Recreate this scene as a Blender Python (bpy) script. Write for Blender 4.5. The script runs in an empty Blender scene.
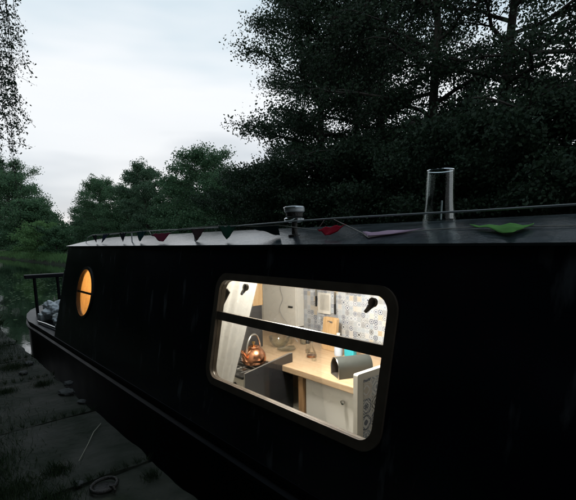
import bpy, bmesh, math, random
import numpy as np
from mathutils import Vector, Matrix, noise
from mathutils.geometry import delaunay_2d_cdt
random.seed(7)
rng = np.random.default_rng(11)
SC = bpy.context.scene
COL = SC.collection
rad = math.radians

# ------------------------------------------------------------------ materials
def mat(name, col=(.5, .5, .5), rough=.6, metal=0., spec=.5, coat=0., vary=0., scale=8., bump=0., bscale=30., emis=None, estr=0., vcol=None):
    m = bpy.data.materials.new(name); m.use_nodes = True
    nt = m.node_tree; b = nt.nodes['Principled BSDF']
    b.inputs['Base Color'].default_value = (*col, 1)
    b.inputs['Roughness'].default_value = rough
    b.inputs['Metallic'].default_value = metal
    b.inputs['Specular IOR Level'].default_value = spec
    b.inputs['Coat Weight'].default_value = coat
    b.inputs['Coat Roughness'].default_value = .06
    tc = nt.nodes.new('ShaderNodeTexCoord')
    if vary > 0:
        n = nt.nodes.new('ShaderNodeTexNoise'); n.inputs['Scale'].default_value = scale; n.inputs['Detail'].default_value = 6
        nt.links.new(tc.outputs['Object'], n.inputs['Vector'])
        r = nt.nodes.new('ShaderNodeValToRGB')
        c2 = vcol or tuple(c*(1-vary) for c in col)
        r.color_ramp.elements[0].position = .35; r.color_ramp.elements[1].position = .68
        r.color_ramp.elements[0].color = (*c2, 1); r.color_ramp.elements[1].color = (*col, 1)
        nt.links.new(n.outputs['Fac'], r.inputs['Fac']); nt.links.new(r.outputs['Color'], b.inputs['Base Color'])
        mr = nt.nodes.new('ShaderNodeMapRange'); mr.inputs['To Min'].default_value = max(0, rough-.1); mr.inputs['To Max'].default_value = min(1, rough+.12)
        nt.links.new(n.outputs['Fac'], mr.inputs['Value']); nt.links.new(mr.outputs['Result'], b.inputs['Roughness'])
    if bump > 0:
        n2 = nt.nodes.new('ShaderNodeTexNoise'); n2.inputs['Scale'].default_value = bscale; n2.inputs['Detail'].default_value = 5
        nt.links.new(tc.outputs['Object'], n2.inputs['Vector'])
        bp = nt.nodes.new('ShaderNodeBump'); bp.inputs['Strength'].default_value = bump; bp.inputs['Distance'].default_value = .02
        nt.links.new(n2.outputs['Fac'], bp.inputs['Height']); nt.links.new(bp.outputs['Normal'], b.inputs['Normal'])
    if emis:
        b.inputs['Emission Color'].default_value = (*emis, 1); b.inputs['Emission Strength'].default_value = estr
    return m

def mat_leaf(name, c1, c2, trans=.25):
    m = bpy.data.materials.new(name); m.use_nodes = True
    nt = m.node_tree; b = nt.nodes['Principled BSDF']; out = nt.nodes['Material Output']
    g = nt.nodes.new('ShaderNodeNewGeometry'); r = nt.nodes.new('ShaderNodeValToRGB')
    r.color_ramp.elements[0].color = (*c1, 1); r.color_ramp.elements[1].color = (*c2, 1)
    nt.links.new(g.outputs['Random Per Island'], r.inputs['Fac'])
    nt.links.new(r.outputs['Color'], b.inputs['Base Color'])
    b.inputs['Roughness'].default_value = .6; b.inputs['Specular IOR Level'].default_value = .25
    t = nt.nodes.new('ShaderNodeBsdfTranslucent'); nt.links.new(r.outputs['Color'], t.inputs['Color'])
    mx = nt.nodes.new('ShaderNodeMixShader'); mx.inputs['Fac'].default_value = trans
    nt.links.new(b.outputs[0], mx.inputs[1]); nt.links.new(t.outputs[0], mx.inputs[2]); nt.links.new(mx.outputs[0], out.inputs['Surface'])
    return m

def mat_pane(name, tint=(.96, .97, .96), gl=.9):
    m = bpy.data.materials.new(name); m.use_nodes = True
    nt = m.node_tree; nt.nodes.remove(nt.nodes['Principled BSDF']); out = nt.nodes['Material Output']
    tr = nt.nodes.new('ShaderNodeBsdfTransparent'); tr.inputs['Color'].default_value = (*tint, 1)
    gs = nt.nodes.new('ShaderNodeBsdfGlossy'); gs.inputs['Roughness'].default_value = .02
    fr = nt.nodes.new('ShaderNodeFresnel'); fr.inputs['IOR'].default_value = 1.45
    mu = nt.nodes.new('ShaderNodeMath'); mu.operation = 'MULTIPLY'; mu.inputs[1].default_value = gl
    nt.links.new(fr.outputs[0], mu.inputs[0])
    mx = nt.nodes.new('ShaderNodeMixShader')
    nt.links.new(mu.outputs[0], mx.inputs['Fac']); nt.links.new(tr.outputs[0], mx.inputs[1]); nt.links.new(gs.outputs[0], mx.inputs[2])
    nt.links.new(mx.outputs[0], out.inputs['Surface'])
    return m

def mat_cloth(name, col, trans=.3, fold=0., fscale=20.):
    m = mat(name, col, .85, spec=.1, vary=.12, scale=25)
    nt = m.node_tree; out = nt.nodes['Material Output']; b = nt.nodes['Principled BSDF']
    t = nt.nodes.new('ShaderNodeBsdfTranslucent'); t.inputs['Color'].default_value = (*col, 1)
    mx = nt.nodes.new('ShaderNodeMixShader'); mx.inputs['Fac'].default_value = trans
    nt.links.new(b.outputs[0], mx.inputs[1]); nt.links.new(t.outputs[0], mx.inputs[2]); nt.links.new(mx.outputs[0], out.inputs['Surface'])
    return m

def mat_wood(name, c1, c2, scale=3., axis=0):
    m = mat(name, c1, .45)
    nt = m.node_tree; b = nt.nodes['Principled BSDF']
    tc = nt.nodes.new('ShaderNodeTexCoord'); mp = nt.nodes.new('ShaderNodeMapping')
    s = [22, 22, 22]; s[axis] = 1.6; mp.inputs['Scale'].default_value = s
    n = nt.nodes.new('ShaderNodeTexNoise'); n.inputs['Scale'].default_value = scale; n.inputs['Detail'].default_value = 8; n.inputs['Distortion'].default_value = .6
    r = nt.nodes.new('ShaderNodeValToRGB'); r.color_ramp.elements[0].color = (*c2, 1); r.color_ramp.elements[1].color = (*c1, 1)
    r.color_ramp.elements[0].position = .3; r.color_ramp.elements[1].position = .65
    nt.links.new(tc.outputs['Object'], mp.inputs['Vector']); nt.links.new(mp.outputs[0], n.inputs['Vector'])
    nt.links.new(n.outputs['Fac'], r.inputs['Fac']); nt.links.new(r.outputs['Color'], b.inputs['Base Color'])
    return m

def mat_tiles(name, size=.13, u=0, v=2):
    """patchwork of printed tiles: every tile its own blue-grey, ochre or black motif on off-white"""
    m = mat(name, (.7, .7, .68), .3)
    nt = m.node_tree; b = nt.nodes['Principled BSDF']; N = nt.nodes.new; L = nt.links.new
    def M(op, a, c=None, d=None):
        n = N('ShaderNodeMath'); n.operation = op
        for i, x in enumerate((a, c, d)):
            if x is None: continue
            if isinstance(x, (int, float)): n.inputs[i].default_value = x
            else: L(x, n.inputs[i])
        return n.outputs[0]
    tc = N('ShaderNodeTexCoord'); sx = N('ShaderNodeSeparateXYZ'); L(tc.outputs['Object'], sx.inputs[0])
    U = M('DIVIDE', sx.outputs[u], size); V = M('DIVIDE', sx.outputs[v], size)
    fu, fv = M('FRACT', U), M('FRACT', V)
    cu, cv = M('FLOOR', U), M('FLOOR', V)
    cb = N('ShaderNodeCombineXYZ'); L(cu, cb.inputs[0]); L(cv, cb.inputs[1])
    wn = N('ShaderNodeTexWhiteNoise'); wn.noise_dimensions = '2D'; L(cb.outputs[0], wn.inputs['Vector'])
    sc = N('ShaderNodeSeparateColor'); L(wn.outputs['Color'], sc.inputs[0])
    du = M('ABSOLUTE', M('SUBTRACT', fu, .5)); dv = M('ABSOLUTE', M('SUBTRACT', fv, .5))
    rr = M('SQRT', M('ADD', M('MULTIPLY', du, du), M('MULTIPLY', dv, dv)))
    k1 = M('MULTIPLY_ADD', sc.outputs[0], 26., 16.); k2 = M('MULTIPLY_ADD', sc.outputs[1], 26., 10.)
    w1 = M('SINE', M('MULTIPLY', rr, k1)); w2 = M('SINE', M('MULTIPLY', M('ADD', du, dv), k2)); w3 = M('SINE', M('MULTIPLY', M('MULTIPLY', du, dv), 160.))
    t = M('GREATER_THAN', M('ADD', M('ADD', w1, w2), M('MULTIPLY', w3, .8)), M('MULTIPLY_ADD', sc.outputs[2], 1.0, -.55))
    grout = M('GREATER_THAN', M('MAXIMUM', du, dv), .48)
    ink = N('ShaderNodeValToRGB'); L(wn.outputs['Value'], ink.inputs['Fac']); cr = ink.color_ramp; cr.interpolation = 'CONSTANT'
    cr.elements[0].color = (.10, .12, .17, 1); cr.elements[1].position = .3; cr.elements[1].color = (.26, .31, .38, 1)
    for p, c in ((.55, (.09, .09, .09, 1)), (.72, (.42, .31, .16, 1)), (.84, (.3, .33, .37, 1)), (.93, (.5, .46, .42, 1))):
        e = cr.elements.new(p); e.color = c
    mx = N('ShaderNodeMix'); mx.data_type = 'RGBA'; L(t, mx.inputs['Factor']); mx.inputs['A'].default_value = (.62, .64, .68, 1); L(ink.outputs[0], mx.inputs['B'])
    m2 = N('ShaderNodeMix'); m2.data_type = 'RGBA'; L(grout, m2.inputs['Factor']); L(mx.outputs['Result'], m2.inputs['A']); m2.inputs['B'].default_value = (.55, .54, .52, 1)
    L(m2.outputs['Result'], b.inputs['Base Color'])
    return m

M_ = {}
M_['hull'] = mat('black_hull_paint', (.004, .005, .009), .38, spec=.22, vary=.4, scale=3, bump=.05, bscale=6)
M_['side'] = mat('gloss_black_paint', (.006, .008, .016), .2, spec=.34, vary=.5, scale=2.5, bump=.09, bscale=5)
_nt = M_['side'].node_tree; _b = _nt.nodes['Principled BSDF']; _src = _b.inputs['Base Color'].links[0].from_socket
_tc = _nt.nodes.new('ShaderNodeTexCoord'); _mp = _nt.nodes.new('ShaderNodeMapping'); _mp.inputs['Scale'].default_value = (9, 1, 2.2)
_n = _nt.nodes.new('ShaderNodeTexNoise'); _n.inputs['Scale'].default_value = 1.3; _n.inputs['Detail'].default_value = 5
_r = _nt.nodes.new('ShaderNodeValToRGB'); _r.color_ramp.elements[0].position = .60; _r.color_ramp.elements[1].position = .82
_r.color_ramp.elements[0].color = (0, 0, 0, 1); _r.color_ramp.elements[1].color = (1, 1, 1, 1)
_m = _nt.nodes.new('ShaderNodeMix'); _m.data_type = 'RGBA'; _m.inputs['B'].default_value = (.14, .15, .16, 1)  # pale streaks in the base colour stand in for soft reflections
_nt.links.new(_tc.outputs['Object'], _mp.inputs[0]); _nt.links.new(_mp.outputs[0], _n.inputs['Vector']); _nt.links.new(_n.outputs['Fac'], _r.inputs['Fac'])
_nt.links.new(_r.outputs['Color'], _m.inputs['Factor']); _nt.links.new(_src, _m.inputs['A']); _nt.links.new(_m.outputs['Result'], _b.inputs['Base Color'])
M_['roof'] = mat('grey_roof_paint', (.045, .058, .068), .17, spec=1., vary=.45, scale=9, bump=.12, bscale=40)
M_['rail'] = mat('rail_paint', (.36, .38, .38), .3, spec=.7)
M_['frame'] = mat('bronze_window_frame', (.15, .115, .085), .42, metal=.35, vary=.3, scale=14)
M_['pane'] = mat_pane('window_glass', gl=.35)
M_['lining'] = mat('cream_painted_lining', (.66, .63, .56), .6, vary=.08, scale=5)
M_['white'] = mat('white_satin_paint', (.74, .72, .68), .45, vary=.06, scale=6)
M_['cream'] = mat('cream_enamel', (.66, .62, .54), .35)
M_['oak'] = mat_wood('pale_beech_worktop', (.55, .40, .26), (.43, .29, .17), axis=0)
M_['oakz'] = mat_wood('brown_wood_upright', (.40, .24, .12), (.27, .15, .07), axis=2)
M_['board'] = mat_wood('pale_wood_board', (.58, .40, .22), (.45, .28, .13), axis=2)
M_['floor'] = mat_wood('cabin_floor_boards', (.26, .15, .08), (.16, .09, .05), axis=0)
M_['tiles'] = mat_tiles('patchwork_printed_tiles', .046)
M_['tiles2'] = mat_tiles('printed_lace_tiles', .11, 1, 2)
M_['copper'] = mat('polished_copper', (.72, .33, .18), .22, metal=1., vary=.25, scale=9)
M_['steel'] = mat('brushed_steel', (.55, .55, .54), .25, metal=1.)
M_['brass'] = mat('brass', (.55, .38, .16), .3, metal=1.)
M_['chrome'] = mat('chrome', (.75, .77, .78), .08, metal=1.)
M_['iron'] = mat('rusty_black_iron', (.05, .045, .04), .5, metal=.4, vary=.5, scale=30, bump=.4, bscale=90)
M_['blkglass'] = mat('black_oven_glass', (.018, .018, .02), .12, spec=.7)
M_['blkiron'] = mat('black_enamel', (.02, .02, .02), .35)
M_['slate'] = mat('dark_slate_panel', (.055, .055, .058), .4, vary=.3, scale=12)
M_['grey'] = mat('mid_grey_plastic', (.05, .056, .053), .5, vary=.1, scale=30)
M_['teal'] = mat('turquoise_plastic', (.03, .42, .52), .35)
M_['bluewht'] = mat('pale_blue_plastic', (.5, .57, .68), .35)
M_['curtain'] = mat_cloth('white_cotton_curtain', (.68, .66, .62), .3)
M_['orange'] = mat_cloth('orange_cotton_curtain', (.88, .47, .17), .6)
M_['darkcloth'] = mat('dark_brown_cloth', (.035, .025, .02), .85)
M_['clear'] = mat_pane('clear_glass', (.95, .97, .96), .55)
M_['thin'] = mat_pane('thin_lantern_glass', (.9, .93, .92), .28)
M_['stone'] = mat('worn_paving_stone', (.075, .074, .062), .8, spec=.2, vary=.5, scale=3.2, bump=.9, bscale=16, vcol=(.016, .024, .013))
M_['stone2'] = mat('broken_stone', (.085, .09, .085), .8, vary=.5, scale=12, bump=.6, bscale=30)
M_['bank'] = mat('wet_bank_stone', (.05, .055, .045), .7, vary=.5, scale=4, bump=.9, bscale=9)
M_['cableg'] = mat('grey_cable', (.35, .35, .35), .5)
M_['bark'] = mat('dark_bark', (.06, .05, .04), .9, vary=.5, scale=10, bump=.8, bscale=20)
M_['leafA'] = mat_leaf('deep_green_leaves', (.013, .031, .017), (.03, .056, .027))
M_['leafB'] = mat_leaf('mid_green_leaves', (.045, .11, .055), (.095, .18, .085))
M_['leafC'] = mat_leaf('light_green_leaves', (.09, .19, .07), (.16, .29, .10))
M_['leafD'] = mat_leaf('grey_green_leaves', (.055, .115, .066), (.095, .16, .09))
M_['grass'] = mat_leaf('bank_grass_blades', (.012, .03, .012), (.045, .065, .028))
M_['stem'] = mat('dry_straw', (.35, .33, .25), .7)
M_['ropew'] = mat('white_rope', (.62, .62, .58), .8, bump=.6, bscale=120)
M_['tarp'] = mat('white_tarpaulin', (.72, .76, .78), .35, vary=.2, scale=10)
M_['tealbag'] = mat('teal_bag', (.03, .13, .13), .6, vary=.4, scale=14)
M_['lampglow'] = mat('lit_lamp_diffuser', (.8, .8, .8), .5, emis=(1., .84, .64), estr=30.)
M_['lampglow2'] = mat('lit_orange_lamp', (.8, .8, .8), .5, emis=(1., .72, .42), estr=14.)
M_['string'] = mat('pale_string', (.5, .47, .42), .8)
M_['fender'] = mat('fender_white', (.6, .6, .6), .5, vary=.2, scale=20)
M_['water'] = mat('canal_water', (.010, .018, .012), .04, spec=.5, bump=.0)
nt = M_['water'].node_tree; b = nt.nodes['Principled BSDF']
tc = nt.nodes.new('ShaderNodeTexCoord'); mp = nt.nodes.new('ShaderNodeMapping'); mp.inputs['Scale'].default_value = (.6, 1.6, 1)
n2 = nt.nodes.new('ShaderNodeTexNoise'); n2.inputs['Scale'].default_value = 2.2; n2.inputs['Detail'].default_value = 3
bp = nt.nodes.new('ShaderNodeBump'); bp.inputs['Strength'].default_value = .14; bp.inputs['Distance'].default_value = .02
nt.links.new(tc.outputs['Object'], mp.inputs[0]); nt.links.new(mp.outputs[0], n2.inputs['Vector']); nt.links.new(n2.outputs['Fac'], bp.inputs['Height']); nt.links.new(bp.outputs[0], b.inputs['Normal'])
M_['ground'] = mat('grassy_earth', (.022, .038, .018), .95, spec=.1, vary=.5, scale=1.2, bump=.8, bscale=8, vcol=(.022, .022, .015))

# ------------------------------------------------------------------ geometry helpers
def bx(bm, lo, hi, bev=0.):
    r = bmesh.ops.create_cube(bm, size=1)
    c = [(a+b_)/2 for a, b_ in zip(lo, hi)]; s = [abs(b_-a) for a, b_ in zip(lo, hi)]
    for v in r['verts']: v.co = Vector((v.co.x*s[0]+c[0], v.co.y*s[1]+c[1], v.co.z*s[2]+c[2]))
    if bev > 0:
        es = list({e for v in r['verts'] for e in v.link_edges})
        bmesh.ops.bevel(bm, geom=es, offset=bev, segments=2, affect='EDGES', profile=.6)
    return bm

def lathe(bm, prof, loc=(0, 0, 0), n=28, axis='Z', closed=False):
    rings = []
    for r, h in prof:
        ring = []
        for i in range(n):
            a = 2*math.pi*i/n
            p = (r*math.cos(a), r*math.sin(a), h)
            if axis == 'X': p = (h, p[0], p[1])
            if axis == 'Y': p = (p[0], h, p[1])
            ring.append(bm.verts.new((p[0]+loc[0], p[1]+loc[1], p[2]+loc[2])))
        rings.append(ring)
    for a, c in zip(rings, rings[1:]):
        for i in range(n):
            bm.faces.new((a[i], a[(i+1) % n], c[(i+1) % n], c[i]))
    if not closed:
        for ring in (rings[0], rings[-1]):
            if prof[0 if ring is rings[0] else -1][0] > 1e-4:
                bm.faces.new(ring)
    return bm

def tube(bm, pts, r, n=8, cap=True):
    pts = [Vector(p) for p in pts]
    rs = r if isinstance(r, (list, tuple)) else [r]*len(pts)
    prev = None; rings = []
    for i, p in enumerate(pts):
        d = (pts[min(i+1, len(pts)-1)]-pts[max(i-1, 0)]).normalized()
        if prev is None:
            up = Vector((0, 0, 1)) if abs(d.z) < .9 else Vector((1, 0, 0))
            s = d.cross(up).normalized()
        else:
            s = (prev-d*prev.dot(d)).normalized()
        prev = s; t = d.cross(s)
        rings.append([bm.verts.new(p+(s*math.cos(2*math.pi*k/n)+t*math.sin(2*math.pi*k/n))*rs[i]) for k in range(n)])
    for a, c in zip(rings, rings[1:]):
        for k in range(n): bm.faces.new((a[k], a[(k+1) % n], c[(k+1) % n], c[k]))
    if cap: bm.faces.new(rings[0][::-1]); bm.faces.new(rings[-1])
    return bm

def prism(bm, poly, holes, w0, w1, T):
    """plate with holes; poly/holes are 2D, w0..w1 the thickness, T maps (a,b,w) -> 3D"""
    loops = [poly]+holes
    flat = [p for l in loops for p in l]
    eds = []; k0 = 0
    for l in loops: eds += [(k0+i, k0+(i+1) % len(l)) for i in range(len(l))]; k0 += len(l)
    vo, _, fo, ov, _, _ = delaunay_2d_cdt([Vector(p) for p in flat], eds, [], 0, 1e-7)
    def inside(q, l):
        r_ = False
        for i in range(len(l)):
            (x1, y1), (x2, y2) = l[i], l[i-1]
            if (y1 > q[1]) != (y2 > q[1]) and q[0] < (x2-x1)*(q[1]-y1)/(y2-y1)+x1: r_ = not r_
        return r_
    tris = []
    for f in fo:
        c_ = sum((vo[i] for i in f), Vector((0, 0)))/3
        if inside(c_, poly) and not any(inside(c_, h) for h in holes): tris.append([ov[i][0] for i in f])
    A = [bm.verts.new(T(p[0], p[1], w0)) for p in flat]; B = [bm.verts.new(T(p[0], p[1], w1)) for p in flat]
    for t in tris:
        try: bm.faces.new([A[i] for i in t]); bm.faces.new([B[i] for i in reversed(t)])
        except ValueError: pass
    k = 0
    for l in loops:
        n = len(l)
        for i in range(n):
            a, c = k+i, k+(i+1) % n
            bm.faces.new((A[a], A[c], B[c], B[a]))
        k += n
    bmesh.ops.recalc_face_normals(bm, faces=bm.faces)
    return bm

def rrect(x0, x1, y0, y1, r, n=7):
    out = []
    for cx, cy, a0 in ((x1-r, y1-r, 0), (x0+r, y1-r, 90), (x0+r, y0+r, 180), (x1-r, y0+r, 270)):
        for i in range(n+1):
            a = rad(a0+90*i/n); out.append((cx+r*math.cos(a), cy+r*math.sin(a)))
    return out
def circ(cx, cy, r, n=40): return [(cx+r*math.cos(2*math.pi*i/n), cy+r*math.sin(2*math.pi*i/n)) for i in range(n)]

def obj(name, bm, m, parent=None, smooth=False, flat_angle=40):
    me = bpy.data.meshes.new(name)
    if parent is not None:
        off = WLOC[parent.name]
        bmesh.ops.translate(bm, verts=bm.verts, vec=-off)
    bm.to_mesh(me); bm.free()
    me.materials.append(m)
    o = bpy.data.objects.new(name, me); COL.objects.link(o)
    if parent is not None:
        o.parent = parent; WLOC[o.name] = WLOC[parent.name]
    else: WLOC[o.name] = Vector((0, 0, 0))
    if smooth:
        for p in me.polygons: p.use_smooth = True
        try: me.set_sharp_from_angle(angle=rad(flat_angle))
        except Exception: pass
    return o
WLOC = {}
def thing(name, label, cat, loc=(0, 0, 0), group=None):
    o = bpy.data.objects.new(name, None); COL.objects.link(o); o.empty_display_size = .1
    o.location = loc; WLOC[o.name] = Vector(loc)
    o['label'] = label; o['category'] = cat
    if group: o['group'] = group
    return o
def tag(o, label, cat, group=None):
    o['label'] = label; o['category'] = cat
    if group: o['group'] = group
    return o
def recenter(o, loc):
    """move a single-mesh thing's origin to its base"""
    L = Vector(loc); o.data.transform(Matrix.Translation(-L)); o.location = L; WLOC[o.name] = L
    return o
def struct(name, bm, m, smooth=False):
    o = obj(name, bm, m, None, smooth); o['kind'] = 'structure'; return o
B = bmesh.new

# ------------------------------------------------------------------ the setting: ground, water, paving
YB = .97      # edge of the towpath; the far bank starts at Y = 9
def gz(x, y):
    if y < YB: 
        base = -.03+.02*noise.noise(Vector((x*.5, y*.5, 0)))
        return base+max(0, -y-3.5)*.05+.15*noise.noise(Vector((x*.1, y*.1, 3)))*min(1, max(0, -y-2)/3)
    if y < 9: return -1.2
    t = min(1, (y-9)/1.1)
    h = -.5+.75*t+.12*noise.noise(Vector((x*.3, y*.3, 1)))
    return h+max(0, y-12)*.02+1.2*noise.noise(Vector((x*.03, y*.03, 9)))*min(1, max(0, y-25)/30)
bm = B()
xs = sorted(set([round(v, 2) for v in np.concatenate([np.linspace(-500, -100, 17), np.linspace(-100, -14, 44), np.linspace(-14, 8, 56), np.linspace(8, 200, 24)])]))
ys = sorted(set([round(v, 3) for v in np.concatenate([np.linspace(-400, -20, 12), np.linspace(-20, -2, 19), np.linspace(-2, .7, 14), [.9, 1.02], [8.99, 9.01], np.linspace(9.2, 14, 13), np.linspace(15, 40, 14), np.linspace(50, 500, 16)])]))
grid = [[bm.verts.new((x, y, gz(x, y) if not (.85 < y < 1) else -.05)) for y in ys] for x in xs]
for i in range(len(xs)-1):
    for j in range(len(ys)-1): bm.faces.new((grid[i][j], grid[i+1][j], grid[i+1][j+1], grid[i][j+1]))
struct('ground', bm, M_['ground'], True)

bm = B()
r = bmesh.ops.create_grid(bm, x_segments=1, y_segments=1, size=1)
for v in bm.verts: v.co = Vector((-170+v.co.x*330, 5.02+v.co.y*4.16, -.35))
struct('water', bm, M_['water'])

def slab(bm, x0, x1, y0, y1, z, seed, th=.16, nx=14, ny=10):
    """a worn paving slab with chipped, wandering edges and a gently dished top"""
    vs = []
    for i in range(nx+1):
        row = []
        for j in range(ny+1):
            u, v = i/nx, j/ny
            e = min(u, 1-u, v, 1-v)
            x = x0+(x1-x0)*u; y = y0+(y1-y0)*v
            jx = noise.noise(Vector((y*5, seed, 0)))*.022*(1-min(1, e*6)); jy = noise.noise(Vector((x*4, seed, 5)))*.03*(1-min(1, e*6))
            zz = z+.008*noise.noise(Vector((x*2, y*2, seed)))-(.016 if e == 0 else 0)
            row.append(bm.verts.new((x+jx, y+jy, zz)))
        vs.append(row)
    for i in range(nx):
        for j in range(ny): bm.faces.new((vs[i][j], vs[i+1][j], vs[i+1][j+1], vs[i][j+1]))
    edge = [vs[i][0] for i in range(nx+1)]+[vs[nx][j] for j in range(1, ny+1)]+[vs[i][ny] for i in range(nx-1, -1, -1)]+[vs[0][j] for j in range(ny-1, 0, -1)]
    low = [bm.verts.new(v.co-Vector((0, 0, th))) for v in edge]
    n = len(edge)
    for k in range(n): bm.faces.new((edge[k], low[k], low[(k+1) % n], edge[(k+1) % n]))
bm = B()
x = 3.; k = 0
joints = []
while x > -30:
    L = random.uniform(.95, 1.45)
    if -4.6 < x-L < -4.2: L = x+4.42
    slab(bm, x-L, x-.018, .22+random.uniform(-.03, .03), YB-(.0 if k % 3 else .02), .0+random.uniform(-.006, .008), k)
    joints.append(x-L); x -= L; k += 1
x = 3.4
while x > -30:
    L = random.uniform(.7, 1.2)
    slab(bm, x-L, x-.02, -.62, .19, -.008+random.uniform(-.008, .006), k, nx=9, ny=7); x -= L; k += 1
struct('towpath_paving', bm, M_['stone'], True)
bm = B()
x = 3.2
while x > -60:
    L = random.uniform(.5, .9)
    for zz in (-1.3, -.72, -.42):
        bx(bm, (x-L, .55, zz), (x-.012, YB-.045+random.uniform(-.015, .015), zz+(.29 if zz > -1 else .57)), .012)
    x -= L
struct('canal_bank_wall', bm, M_['bank'])

# ------------------------------------------------------------------ the narrowboat
ZR, YR, TT = 1.277, 1.42, math.tan(rad(11))
st, ct = math.sin(math.atan(TT)), math.cos(math.atan(TT))
def S(x, z, w=0.):
    """point on the leaning cabin side at height z; w is distance outward from it"""
    return Vector((x, YR+TT*(z-ZR)-w*ct, z+w*st))
YC = 2.25
def zroof(y): return 1.385-.108*((y-YC)/.83)**2
boat = thing('narrowboat', 'long black narrowboat with grey roof, lit galley window and orange porthole moored at the towpath', 'boat', (-2.5, YC, -.35))
X0, X1 = -5.56, 4.2    # cabin ends
WX0, WX1, WZ0, WZ1 = -2.225, -.938, .470, 1.118
win_hole = rrect(WX0+.03, WX1-.03, WZ0+.03, WZ1-.03, .075)
PX, PZ, PR = -4.76, .80, .262
port_hole = circ(PX, PZ, PR-.015)
bm = B()
XM = -3.3
prism(bm, [(X0-.17, .19), (XM, .19), (XM, ZR), (X0, ZR)], [port_hole], 0, -.03, S)
prism(bm, [(XM, .19), (X1, .19), (X1, ZR), (XM, ZR)], [win_hole], 0, -.03, S)
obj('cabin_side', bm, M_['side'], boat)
bm = B()
def Sf(x, z, w=0.): p = S(x, z, w); return Vector((p.x, 2*YC-p.y, p.z))
prism(bm, [(X0-.17, .19), (X1, .19), (X1, ZR), (X0, ZR)], [], 0, -.03, Sf)
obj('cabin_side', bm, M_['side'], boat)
# rear and fore bulkheads of the cabin
for nm, xa, xb in (('cabin_end', X0, X0-.17), ('cabin_end', X1, X1)):
    bm = B()
    top = [(y, zroof(y)-.012) for y in np.linspace(YR+.03, 2*YC-YR-.03, 15)]
    pts = [(1.24, .19)]+top+[(2*YC-1.24, .19)]
    sgn = 1 if nm and xa < 0 else -1
    prism(bm, pts, [], 0, .03, lambda a, c, w: Vector(((xa+(xb-xa)*(ZR-c)/(ZR-.19))+sgn*w+.002*sgn, a, c)))
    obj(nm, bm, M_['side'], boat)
# roof: cambered sheet with a lip
bm = B()
ysr = list(np.linspace(YR-.016, 2*YC-YR+.016, 25))
xr = np.linspace(X0-.06, X1+.05, 60)
g1 = []
for x_ in xr:
    g1.append([bm.verts.new((x_, y_, zroof(y_)+.004*noise.noise(Vector((x_*1.3, y_*2, 0)))*(0 if y_ in (ysr[0], ysr[-1]) else 1)+.009)) for y_ in ysr])
for i in range(len(xr)-1):
    for j in range(24): bm.faces.new((g1[i][j], g1[i+1][j], g1[i+1][j+1], g1[i][j+1]))
ed = [g1[i][0] for i in range(len(xr))]+[g1[-1][j] for j in range(1, 25)]+[g1[i][24] for i in range(len(xr)-2, -1, -1)]+[g1[0][j] for j in range(23, 0, -1)]
lw = [bm.verts.new(v.co-Vector((0, 0, .009))) for v in ed]
for k in range(len(ed)): bm.faces.new((ed[k], lw[k], lw[(k+1) % len(ed)], ed[(k+1) % len(ed)]))
roof = obj('roof', bm, M_['roof'], boat, True)
# hull: plan outline tapering to the end, with gunwale
def hullY(x):      # half width
    hw = YC-1.205
    if x < -6.9: t = min(1, (-6.9-x)/1.75); return hw*math.sqrt(max(0, 1-t**2.3))+.02
    if x > 5.2: t = min(1, (x-5.2)/2.2); return hw*math.sqrt(max(0, 1-t**2.2))+.02
    return hw
hx = [-8.65, -8.6, -8.5, -8.3, -8.0, -7.7, -7.4, -7.1, -6.9]+list(np.linspace(-6.2, 5.2, 24))+[5.7, 6.2, 6.7, 7.1, 7.3, 7.4]
levels = [(-.75, -.012), (-.36, -.014), (-.1, -.015), (.07, -.012), (.09, .012), (.115, .012), (.13, -.01), (.185, 0.), (.2, 0.)]
bm = B(); L_, R_ = [], []
for x_ in hx:
    h = hullY(x_); sh = max(0, (-6.9-x_))*.05
    L_.append([bm.verts.new((x_, YC-max(.01, h+o), z+sh*(z > -.3))) for z, o in levels])
    R_.append([bm.verts.new((x_, YC+max(.01, h+o), z+sh*(z > -.3))) for z, o in levels])
for Q, fl in ((L_, 0), (R_, 1)):
    for i in range(len(hx)-1):
        for j in range(len(levels)-1):
            f = (Q[i][j], Q[i+1][j], Q[i+1][j+1], Q[i][j+1]); bm.faces.new(f if not fl else f[::-1])
for i in range(len(hx)-1): bm.faces.new((L_[i][0], R_[i][0], R_[i+1][0], L_[i+1][0]))
for Q in (0, -1):
    for j in range(len(levels)-1): bm.faces.new((L_[Q][j], L_[Q][j+1], R_[Q][j+1], R_[Q][j]))
hull = obj('hull', bm, M_['hull'], boat, True, 30)
# gunwale walkway strip + deck
bm = B()
a_, c_ = [], []
for x_ in hx:
    h = hullY(x_); sh = max(0, (-6.9-x_))*.05
    a_.append(bm.verts.new((x_, YC-h, .2+sh))); c_.append(bm.verts.new((x_, YC+h, .2+sh)))
n = len(hx)
for i in range(n-1):
    x_ = hx[i]
    if hx[i+1] <= -5.6 or x_ >= X1-.2:
        bm.faces.new((a_[i], a_[i+1], c_[i+1], c_[i]))
    else:
        pa = [bm.verts.new((hx[k], 1.245, .2)) for k in (i, i+1)]; pc = [bm.verts.new((hx[k], 2*YC-1.245, .2)) for k in (i, i+1)]
        bm.faces.new((a_[i], a_[i+1], pa[1], pa[0])); bm.faces.new((pc[0], pc[1], c_[i+1], c_[i]))
obj('deck', bm, M_['hull'], boat)
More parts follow.
